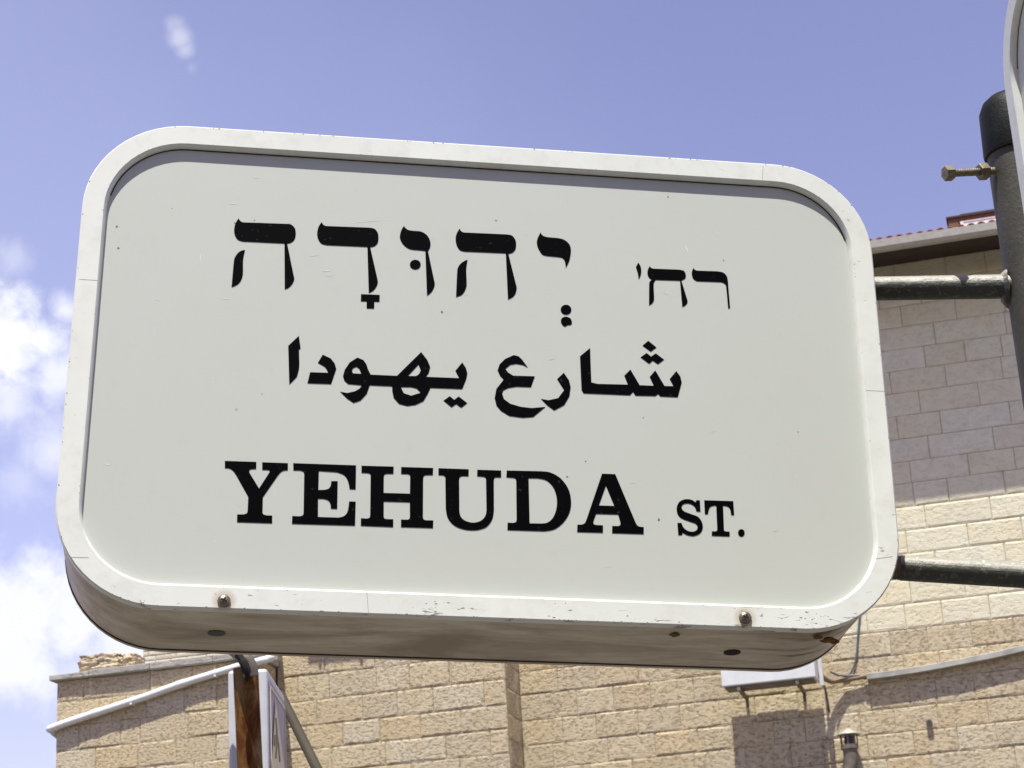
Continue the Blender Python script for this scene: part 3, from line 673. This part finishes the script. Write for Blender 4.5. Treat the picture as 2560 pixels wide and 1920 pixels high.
def sign_body(par, w, h, d, fm, bm_, pm, back_panel=True):
    rr = lambda i, y: rrect(i, y, RC, 14, w, h)
    loft([rr(.0008, 0.0095), rr(0, .0087), rr(0, .0012), rr(.0012, 0), rr(.0195, 0), rr(.0215, .0020), rr(.0222, .0076), rr(.0040, .0095)], True).build('frame', fm, par, True)
    loft([rr(.0022, .0075), rr(.0022, d - .0075), rr(.02, d - .0075)], caps=(2,)).build('casing', bm_, par, True)
    loft([rr(.0034, d-.0060), rr(.0013, d-.0056), rr(.0013, d-.0006), rr(.0020, d), rr(.0195, d), rr(.0215, d-.0020), rr(.0222, d-.0050), rr(.0040, d-.0060)], True).build('rear_frame', bm_, par, True)
    loft([rr(.0205, .0066), rr(.0205, .0085)], caps=(0, 1)).build('panel', pm, par)
    ga, gb = rr(.0223, .0060)[2:28], rr(.0235, .0062)[2:28]; gm = MB(); gm.v = ga + gb; gn = len(ga)
    gm.f = [(i, i+1, gn+i+1, gn+i) for i in range(gn-1)]; gm.build('lip_shade', M['seam_and_lip_shade'], par)  # dark strip along the top lip only, standing in for its shade
    loft([rr(.0205, d-.0052), rr(.0205, d-.0074)], caps=(0, 1)).build('rear_panel', pm, par)
sign_body(sign, SW, SH, SD, M['frame'], M['body'], M['panel'])
# narrow folded lip where the casing meets the front frame
loft([rrect(.0012, .0096, RC), rrect(.0012, .0135, RC), rrect(.003, .0135, RC), rrect(.003, .0096, RC)], True).build('casing_lip', M['body'], sign, True)

loft([rrect(.0012, SD - .0078, RC), rrect(.0012, SD - .0066, RC), rrect(.003, SD - .0066, RC), rrect(.003, SD - .0078, RC)], True).build('rear_seam', M['seam_and_lip_shade'], sign, True)
# lettering --------------------------------------------------------------
def outline(pts, reg):
    ox, oy, s = reg; P = [(ox + p[0]*s, oy + p[1]*s, len(p) > 2) for p in pts]; n = len(P)
    st = next((i for i, p in enumerate(P) if not p[2]), 0); P = P[st:] + P[:st]; out = []
    for i in range(n):
        a_, b_ = P[i], P[(i+1) % n]
        if a_[2] or b_[2]:
            pr = P[i-1] if a_[2] else a_; nx = P[(i+2) % n] if b_[2] else b_
            v = [Vector(q[:2]) for q in (pr, a_, b_, nx)]
            for k in range(5): out.append(cr4(*v, k/5))
        else: out.append(Vector(a_[:2]))
    return out
PY = .0064
def letter(name, loops, reg, th=.0004):
    cu_ = bpy.data.curves.new(name, 'CURVE'); cu_.dimensions = '2D'; cu_.fill_mode = 'BOTH'; cu_.extrude = th/2
    for lp in loops:
        pts = [sgn(q.x, q.y, PY) for q in (lp if isinstance(lp[0], Vector) else outline(lp, reg))]
        s_ = cu_.splines.new('POLY'); s_.points.add(len(pts) - 1); s_.use_cyclic_u = True
        for p_, q in zip(s_.points, pts): p_.co = (q.x, q.z, 0, 1)
    ob = bpy.data.objects.new(name, cu_); C.objects.link(ob)
    dg = bpy.context.evaluated_depsgraph_get(); me = bpy.data.meshes.new_from_object(ob.evaluated_get(dg)); bpy.data.objects.remove(ob)
    for v in me.vertices: v.co = Vector((v.co.x, PY + v.co.z - th*.0, v.co.y))
    me.update(); me.name = name; me.materials.clear()
    return link(name, me, M['letter'], sign)
def ell(cx, cy, rx, ry, reg, n=24):
    ox, oy, s = reg; return [Vector((ox + (cx + rx*math.cos(math.tau*k/n))*s, oy + (cy + ry*math.sin(math.tau*k/n))*s)) for k in range(n)]
R1 = (540, 500, 700/2212); R2 = (1100, 500, 800/2212); R3 = (680, 800, 540/2212); R4 = (1200, 800, 540/2212); R5 = (540, 1120, 700/2212); R6 = (1240, 1120, 700/2212)
s1 = 1
letter('hebrew_letter', [[(178,145),(190,163,1),(203,173,1),(215,177),(540,188),(590,193,1),(622,222,1),(630,264,1),(620,310,1),(592,336,1),(562,343),(612,590),(618,625,1),(600,665,1),(572,693,1),(543,705),(541,343),(210,327),(172,312,1),(150,280,1),(143,240,1),(152,190,1)],
    [(229,394),(214,470,1),(213,560,1),(208,605,1),(192,643,1),(165,670,1),(123,688),(140,495,1),(149,455,1),(172,420,1),(198,402,1)]], R1)
letter('hebrew_letter', [[(835,175),(845,192,1),(858,202,1),(875,206),(1215,219),(1252,228,1),(1277,258,1),(1283,292,1),(1278,335,1),(1255,362,1),(1218,373),(1272,610),(1278,650,1),(1264,688,1),(1238,718,1),(1207,734),(1196,370),(875,356),(832,343,1),(807,308,1),(799,265,1),(810,213,1)]], R1)
letter('vowel_mark', [[(1146,744),(1293,750),(1291,803),(1250,802),(1249,857),(1190,855),(1190,800),(1144,799)]], R1)
letter('hebrew_letter', [[(1484,205),(1497,222,1),(1520,237,1),(1560,244,1),(1620,250,1),(1668,280,1),(1693,330,1),(1690,375,1),(1674,402),(1722,630),(1728,662,1),(1718,700,1),(1697,732,1),(1667,755),(1654,402),(1600,396,1),(1530,387,1),(1480,352,1),(1453,300,1),(1462,245,1)]], R1)
letter('vowel_mark', [ell(1574, 510, 43, 38, R1)], R1)
letter('hebrew_letter', [[(136,197),(143,212,1),(154,221,1),(168,225),(460,238),(497,246,1),(520,274,1),(526,305,1),(520,342,1),(499,364,1),(472,371),(524,580),(530,610,1),(520,648,1),(500,672,1),(470,687),(455,368),(170,356),(138,346,1),(116,315,1),(108,275,1),(114,235,1)],
    [(190,413),(181,480,1),(184,570,1),(180,605,1),(165,638,1),(145,658,1),(111,670),(118,510,1),(124,468,1),(143,440,1),(165,424,1)]], R2)
letter('hebrew_letter', [[(695,225),(704,240,1),(720,251,1),(750,258,1),(830,266,1),(876,287,1),(901,322,1),(904,362,1),(893,420,1),(870,468),(863,425,1),(850,404,1),(825,395,1),(722,383,1),(692,357,1),(671,312,1),(673,270,1)]], R2)
letter('vowel_mark', [ell(871, 758, 37, 34, R2)], R2); letter('vowel_mark', [[(835,838,1),(845,815,1),(872,807,1),(900,818,1),(911,840,1),(907,860,1),(880,865),(863,876),(845,862,1)]], R2)
letter('apostrophe', [[(1370,432),(1386,458,1),(1391,490,1),(1385,525,1),(1372,547),(1368,510,1),(1354,464)]], R2)
letter('hebrew_letter', [[(1450,457),(1458,468,1),(1468,473,1),(1480,475),(1655,482),(1686,491,1),(1699,517,1),(1693,543,1),(1668,556),(1706,680),(1711,702,1),(1700,724,1),(1675,739),(1659,557),(1490,552),(1478,572,1),(1477,610,1),(1479,685,1),(1468,712,1),(1445,728),(1446,590,1),(1451,563,1),(1468,550),(1448,540,1),(1435,515,1),(1436,485,1)]], R2)
letter('hebrew_letter', [[(1752,470),(1760,481,1),(1771,487,1),(1785,489),(1912,493),(1955,501,1),(1981,525,1),(1990,560,1),(1992,590),(2005,746),(1992,750),(1979,605),(1974,586,1),(1960,573,1),(1940,567),(1775,561),(1751,545,1),(1741,517,1),(1743,490,1)]], R2)
letter('arabic_letter', [[(275,162),(293,290),(275,303),(279,430,1),(275,500,1),(255,580),(178,660),(176,630),(166,265)]], R3)
letter('arabic_letter', [[(520,355),(600,393),(642,445),(658,500),(605,655),(363,647),(390,535),(575,541),(560,505),(540,478),(470,438)]], R3)
letter('arabic_word', [[(1948,435),(1985,490),(2000,545),(1990,600),(1948,706),(1622,694),(1595,755),(1550,830),(1470,868),(1385,880),(1300,858),(1245,795),(1232,730),(1230,678),(1000,668),(970,755),(905,825),(835,848),(770,805),(700,735),(770,748),(850,730),(900,700),(920,668),(780,655),(740,620),(727,575),(745,510),(795,435),(875,385),(935,410),(965,450),(985,510),(1010,560),(1280,572),(1527,328),(1590,410),(1620,480),(1605,540),(1575,582),(1918,596),(1878,520)],
    [(865,478),(895,500),(915,552),(830,547),(817,520),(830,492)], [(1500,455),(1524,515),(1505,555),(1475,574),(1390,574)], [(1318,686),(1420,686),(1480,700),(1524,745),(1425,775),(1350,750)]], R3)
letter('arabic_dots', [[(1820,780),(1866,818),(1912,783),(1998,850),(1938,898),(1885,860),(1838,893),(1757,825)]], R3)
letter('arabic_letter', [[(345,360),(395,372),(430,405),(488,485),(440,460),(370,448),(310,458),(258,500),(290,540),(340,570),(560,577),(522,687),(370,682),(290,695),(240,718),(226,750),(245,810),(310,858),(420,890),(530,902),(668,890),(545,992),(440,1000),(300,982),(215,930),(168,875),(150,800),(168,705),(243,610),(205,570),(180,515),(200,455),(255,400)]], R4)
letter('arabic_letter', [[(858,540),(912,620),(928,685),(915,780),(862,870),(760,925),(690,875),(625,808),(700,822),(800,800),(862,718),(790,605)]], R4)
letter('arabic_word', [[(1127,287),(1133,470),(1140,640),(1205,655),(1515,662),(1478,570),(1540,508),(1635,668),(1780,674),(1738,582),(1795,517),(1890,676),(1982,678),(1943,604),(2010,523),(2052,580),(2065,640),(2025,790),(1845,782),(1825,757),(1795,778),(1590,773),(1568,735),(1535,770),(1060,750),(1040,715),(1024,372)]], R4)
letter('arabic_dots', [[(1722,213),(1806,280),(1748,323),(1665,262)], [(1705,338),(1752,375),(1800,342),(1884,405),(1822,452),(1768,415),(1732,448),(1645,382)]], R4)
letter('latin_letter', [[(70,102),(318,110),(317,165),(295,165),(270,169,1),(262,183,1),(268,202),(340,320),(420,196),(424,180,1),(410,173,1),(395,172),(365,172),(365,113),(568,120),(567,175),(535,178,1),(510,192,1),(485,222),(370,388),(367,500),(372,522,1),(397,532),(444,534),(443,594),(166,585),(167,525),(215,525),(243,516,1),(250,495),(255,385),(160,215),(135,180,1),(105,161,1),(70,158)]], R5)
letter('latin_letter', [[(610,120),(1106,137),(1103,326),(1055,324),(1045,270,1),(1028,232,1),(1000,207,1),(950,190),(812,181),(808,332),(855,331),(888,322,1),(905,300,1),(911,262),(961,262),(957,480),(907,478),(904,445,1),(888,415,1),(850,401),(806,400),(805,545),(970,550),(1012,537,1),(1040,500,1),(1052,422),(1103,424),(1098,613),(600,598),(602,537),(660,540),(686,531,1),(692,505),(697,210),(690,187,1),(665,177),(611,176)]], R5)
letter('latin_letter', [[(1150,140),(1403,147),(1401,203),(1348,203),(1329,211,1),(1325,235),(1324,355),(1532,361),(1534,228),(1529,211,1),(1512,205),(1462,204),(1463,150),(1715,158),(1713,213),(1658,213),(1641,221,1),(1636,242),(1634,545),(1641,564,1),(1657,571),(1716,572),(1714,632),(1461,624),(1462,565),(1512,567),(1528,559,1),(1532,540),(1531,428),(1325,422),(1324,540),(1331,557,1),(1350,562),(1400,563),(1399,624),(1144,614),(1145,555),(1192,558),(1213,550,1),(1218,530),(1222,222),(1216,203,1),(1195,197),(1149,195)]], R5)
letter('latin_letter', [[(1758,160),(1996,168),(1995,222),(1945,221),(1926,229,1),(1920,248),(1922,500),(1935,545,1),(1970,575,1),(2030,590,1),(2092,575,1),(2128,535,1),(2137,490),(2133,248),(2128,233,1),(2110,226),(2063,222),(2064,172),(2252,178),(2252,232),(2218,231),(2200,235,1),(2194,255),(2195,490),(2183,560,1),(2140,620,1),(2085,643,1),(2030,650,1),(1955,642,1),(1880,610,1),(1830,550,1),(1815,480),(1812,240),(1807,222,1),(1790,215),(1757,213)]], R5)
letter('latin_letter', [[(85,178),(360,184),(430,194,1),(510,240,1),(572,325,1),(593,420,1),(580,510,1),(530,590,1),(460,642,1),(380,657),(90,648),(92,590),(138,592),(158,584,1),(163,562),(160,262),(152,240,1),(130,234),(82,231)], [(257,238),(330,239),(400,257,1),(455,315,1),(480,400,1),(477,480,1),(450,550,1),(405,590,1),(345,597),(265,595)]], R6)
letter('latin_letter', [[(838,203),(942,207),(1105,595),(1120,615,1),(1142,623),(1167,625),(1166,680),(917,672),(918,616),(962,617),(981,609,1),(983,588),(965,525),(790,520),(769,578),(771,599,1),(787,608),(845,611),(844,669),(641,663),(643,606),(675,606),(700,595,1),(714,568)], [(868,297),(935,458),(812,454)]], R6)
letter('latin_letter', [[(1582,413),(1610,413),(1615,502),(1583,500),(1570,465,1),(1540,443,1),(1500,437,1),(1472,450,1),(1467,475,1),(1485,500,1),(1540,522,1),(1597,545,1),(1628,590,1),(1632,635,1),(1610,675,1),(1560,695,1),(1510,687,1),(1473,668),(1470,687),(1440,687),(1433,592),(1465,592),(1480,627,1),(1510,652,1),(1550,662,1),(1583,650,1),(1592,622,1),(1575,597,1),(1520,577,1),(1462,553,1),(1433,518,1),(1428,470,1),(1445,430,1),(1480,408,1),(1520,405,1),(1553,413,1),(1577,430)]], R6)
letter('latin_letter', [[(1645,413),(1874,420),(1881,530),(1857,528),(1850,485,1),(1830,462,1),(1793,455),(1800,640),(1804,655,1),(1817,660),(1845,661),(1846,698),(1705,693),(1706,658),(1733,659),(1745,654,1),(1748,640),(1740,455),(1708,457,1),(1685,475,1),(1673,522),(1650,522)]], R6)
letter('full_stop', [ell(1938, 670, 26, 29, R6)], R6)

sm_ = MB()
for (xa, ya_), (xb, yb_) in (((2164, 976), (2213, 978)), ((198, 698), (245, 701)), ((917, 1478), (921, 1531)), ((1908, 415), (1906, 450)), ((163, 1393), (222, 1394)), ((2190, 1397), (2232, 1391))):
    pa, pb = sgn(xa, ya_, -.0001), sgn(xb, yb_, -.0001); t_ = (pb - pa).normalized().cross(Vector((0, 1, 0)))*.00022
    sm_.add([pa - t_, pb - t_, pb + t_, pa + t_], [(0, 1, 2, 3)])
sm_.build('seam', M['seam'], sign)
# paint chipped off the frame's edges, thickest along the bottom rail
ch_ = MB(); rc_ = random.Random(5)
def chip(c, sx, sz):
    a0_ = rc_.uniform(0, 6); ch_.add([c + Vector((math.cos(a0_ + q*math.tau/6)*sx*rc_.uniform(.45, 1), 0, math.sin(a0_ + q*math.tau/6)*sz*rc_.uniform(.45, 1))) for q in range(6)], [tuple(range(6))])
outer_, inner_ = rrect(.0013, -.00012, RC, 60), rrect(.0193, -.00012, RC, 60)
def along(loop, t):
    n_ = len(loop); L_ = [(loop[(i+1) % n_] - loop[i]).length for i in range(n_)]; t *= sum(L_)
    for i in range(n_):
        if t < L_[i]: return loop[i].lerp(loop[(i+1) % n_], t/L_[i])
        t -= L_[i]
    return loop[0]
for k in range(120):
    c_ = along(outer_, rc_.random()); low_ = c_.z < -.44
    if not low_ and rc_.random() < .45: continue
    z_ = rc_.uniform(.0003, .0008); chip(c_, z_*rc_.uniform(1, 2.6 if low_ else 1.5), z_*(1 if low_ else rc_.uniform(.8, 1.4)))
for k in range(46):
    c_ = along(inner_, rc_.random()); z_ = rc_.uniform(.0002, .0006); chip(c_, z_, z_*(2.2 if .06 < -c_.z < .40 else 1))
for k in range(34):                       # scuffed patches right of the middle on the bottom rail
    x_ = rc_.choice([.50, .505, .655, .66, .675, .60, .43, .44, .33]) + rc_.gauss(0, .006); chip(Vector((x_, -.00012, -SH + rc_.uniform(.002, .018))), rc_.uniform(.0004, .0022), rc_.uniform(.0002, .0006))
ch_.build('chipped_paint', M['chip'], sign)
sc_ = MB(); rs_ = random.Random(21)
for (xa, ya_, xb, yb_, w_) in [(855, 559, 985, 548, .00022), (771, 641, 800, 637, .0003), (805, 678, 830, 676, .0006), (812, 689, 832, 688, .0005), (1782, 572, 1798, 591, .0005), (1712, 612, 1722, 634, .0006), (548, 745, 580, 749, .0003), (386, 746, 400, 750, .0004),
        (568, 508, 600, 512, .0003), (632, 443, 645, 445, .0005), (262, 1160, 276, 1162, .0006), (1370, 900, 1390, 895, .0004), (500, 630, 503, 660, .0004)] + [(x, y, x + rs_.uniform(-18, 18), y + rs_.uniform(-12, 12), rs_.uniform(.00015, .0003)) for x, y in [(rs_.uniform(330, 2000), rs_.uniform(520, 1420)) for _ in range(34)]]:
    pa, pb = sgn(xa, ya_, .00645), sgn(xb, yb_, .00645); t_ = (pb - pa).normalized().cross(Vector((0, 1, 0)))*w_
    sc_.add([pa, (pa + pb)/2 - t_, pb, (pa + pb)/2 + t_], [(0, 1, 2, 3)])
sc_.build('scratch_marks', M['scratch'], sign)
sk_ = MB()
for (x, y, w_) in [(1418, 1192, .0012), (1647, 1299, .0016), (1464, 1153, .0009), (1809, 651, .0010), (1670, 492, .0011), (636, 551, .0009), (587, 557, .0010), (292, 566, .0012), (296, 620, .0012), (430, 521, .0008), (1240, 551, .001), (1105, 780, .0014), (1608, 1044, .0008), (655, 985, .0008), (1995, 1080, .0008)]:
    c_ = sgn(x, y, .00643); k0 = len(sk_.v); a0_ = rs_.uniform(0, 6)
    sk_.add([c_ + Vector((math.cos(a0_ + q*math.tau/7), 0, math.sin(a0_ + q*math.tau/7)))*w_*rs_.uniform(.5, 1.0) for q in range(7)], [tuple(range(7))])
sk_.build('dirt_specks', M['speck'], sign)
# screws in the bottom rail, holes in the underside
for (x, z) in scr:
    c = MB(); n = 24; rad = .0057; prof = [(rad, 0), (rad*.97, -.0014), (rad*.8, -.0026), (rad*.5, -.0034), (rad*.15, -.0037)]
    c.tube([(x, q[1], z) for q in prof], [q[0] for q in prof], n); sc = c.build('screw', M['steel'], sign, True)
    cr_ = MB(); a1 = .35
    for k in range(2):
        Mr = Matrix.Translation((x, 0, z)) @ Matrix.Rotation(a1 + k*math.pi/2, 4, 'Y'); cr_.box((-.0027, -.0039, -.0006), (.0027, -.0031 + .0001*k, .0006), Mr)
    cr_.build('cross_slot', M['hole'], sc)
for k, (px, py) in enumerate([(541, 1582), (1830, 1630)]):
    h = MSi @ hit(px, py, MS @ Vector((0, 0, -SH + .0022)), SZ)
    MB().tube([(h.x, h.y, -SH + .0022), (h.x, h.y, -SH + .0014)], .0078, 28).build('drain_hole', M['hole'] if k else M['ac_dark'], sign, False)
# flakes of rust hanging from the casing lip
def flake(px, py, s, seed):
    h = MSi @ hit(px, py, MS @ Vector((0, 0, -SH + .002)), SZ); bm = bmesh.new(); bmesh.ops.create_icosphere(bm, subdivisions=3, radius=1)
    for v in bm.verts:
        d = 1 + .6*mathutils.noise.noise(v.co*1.6 + Vector((seed, 0, 0))); v.co = Vector((v.co.x*d*s, v.co.y*d*s*1.1, v.co.z*d*s*.35))
    me = bpy.data.meshes.new('rust_flake'); bm.to_mesh(me); bm.free(); o = link('rust_flake', me, M['rust'], sign); o.location = (h.x, h.y, -SH + .0015)
flake(1686, 1585, .0045, 3); flake(2045, 1592, .004, 5); flake(2070, 1598, .0055, 8); flake(2088, 1603, .004, 12)

# ------------------------------------------------------------------ the post with its arms at the right edge
mid = SD * .5
a0u = MSi @ hit(2190, 727, MS @ Vector((0, mid, 0)), SB); a0u.x = SW - .006
a0l = MSi @ hit(2247, 1418, MS @ Vector((0, mid, 0)), SB); a0l.x = SW - .006
au, al = MS @ a0u, MS @ a0l
du = (au - CAM).dot(cf); dl_ = (al - CAM).dot(cf)
PD = du - .045
pc = at_d(2600, 720, PD)                       # post axis at the height of the upper arm
# vertical post through the column measured in the picture
def pole_pt(z): return Vector((pc.x, pc.y, z))
pr = .0305
def proj(P): r = P - CAM; s = r.dot(cf); return 1280 + F*r.dot(cr)/s, 960 - F*r.dot(cu)/s
# slide the axis sideways until its left outline falls on the measured column
for it in range(30):
    tx = at_d(2515, 700, PD); q = proj(pole_pt(at_d(2600, 700, PD).z)); want = 2515 + pr*F/PD; pc += cr * ((want - q[0]) / F * PD)
ztop = None
zz = pc.z
while proj(pole_pt(zz))[1] > 300: zz += .001
post = empty('sign_post', pole_pt(0.12)); tag(post, 'dark grey steel post with black cap and two arms at the right edge', 'post')
PL = -pole_pt(.12)
def pp(o): o.location = PL; return o
pp(MB().tube([pole_pt(.12), pole_pt(zz - .005)], pr, 40).build('post', M['pole'], post, True))
pp(MB().tube([pole_pt(zz - .040), pole_pt(zz - .037), pole_pt(zz + .008), pole_pt(zz + .018), pole_pt(zz + .024), pole_pt(zz + .026)], [pr + .0024, pr + .0032, pr + .0018, pr*.92, pr*.7, .002], 40).build('cap', M['black_cap'], post, True))
AR = .0119
for k, (st0, px, py) in enumerate(((au, 2535, 716), (al, 2640, 1432))):
    dd = (st0 - CAM).dot(cf) - (.045 if k == 0 else .05); end = at_d(px, py, dd)
    ax = Vector((pc.x, pc.y, end.z)); end = end if (end - ax).length < pr else ax
    d3 = (end - st0).normalized(); ln = (end - st0).length; tl = .026
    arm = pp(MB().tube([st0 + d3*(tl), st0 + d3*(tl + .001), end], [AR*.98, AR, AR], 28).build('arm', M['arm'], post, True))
    th = MB(); n = 44; P_ = []; r_ = []
    for i in range(n + 1): P_.append(st0 + d3*(tl + .001)*i/n); r_.append(AR*(.985 if i % 4 in (0, 1) else .92))
    th.tube(P_, r_, 28); o = th.build('thread', M['thread'], arm, False)
    # weld saddle on the post
    surf = ax + (st0 - ax).normalized()*pr if False else None
    v = Vector((st0.x - ax.x, st0.y - ax.y, 0)).normalized(); sp_ = Vector((ax.x, ax.y, end.z)) + v*(pr - .001)
    sd_ = MB(); nn = 24
    sd_.tube([sp_ - v*.002, sp_ + v*.003, sp_ + v*.007], [AR*1.75, AR*1.5, AR*1.02], nn)
    for i, q in enumerate(sd_.v): q += Vector((R.uniform(-1, 1), R.uniform(-1, 1), R.uniform(-1, 1)))*.0007
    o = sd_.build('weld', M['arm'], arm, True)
# bolt through the post
bz = at_d(2480, 428, PD + .01); ax = Vector((pc.x, pc.y, bz.z)); hd = at_d(2371, 433, PD + .012)
e0 = at_d(2478, 428, PD + .028); v = (hd - e0).normalized(); end = e0 - v*.004
bolt = pp(MB().build('bolt', M['brass'], post)) if False else None
th = MB(); n = 60; P_ = []; r_ = []
for i in range(n + 1): P_.append(end + (hd - end)*i/n); r_.append(.0040 if i % 3 else .0033)
th.tube(P_, r_, 16); bo = pp(th.build('bolt', M['brass'], post))
MB().tube([hd - v*.004, hd + v*.0035, hd + v*.0042], [.0078, .0078, .0070], 6).build('bolt_head', M['brass'], bo)
nu = e0 + v*.0045
MB().tube([nu, nu + v*.0008, nu + v*.0085, nu + v*.0095], [.0075, .0085, .0085, .0076], 6).build('nut', M['brass'], bo)

# ------------------------------------------------------------------ second light-box sign, seen almost edge on at the far right
tq = math.radians(84.5); Dn = PD - .045
wv = (cr*math.cos(tq) - cf*math.sin(tq)); wv.z = 0; wv.normalize()
zref = at_d(2512, 230, Dn); top = zref + Vector((0, 0, .088))
nb = wv.cross(AZ); nb = -nb if nb.dot(cf) < 0 and False else nb      # local y = away from the viewer's side
yb = AZ.cross(wv).normalized()
if yb.dot(zref - CAM) < 0: yb = -yb
M2 = Matrix((wv, yb, AZ)).transposed().to_4x4(); M2.translation = top
s2 = empty('street_sign', M=M2); tag(s2, 'edge of a second white light-box sign cut off at the far right', 'sign')
M['frame2'] = frame_mat('second sign frame')
sign_body(s2, SW, SH, .10, M['frame2'], M['body'], M['panel'])
for k in (0, 1):
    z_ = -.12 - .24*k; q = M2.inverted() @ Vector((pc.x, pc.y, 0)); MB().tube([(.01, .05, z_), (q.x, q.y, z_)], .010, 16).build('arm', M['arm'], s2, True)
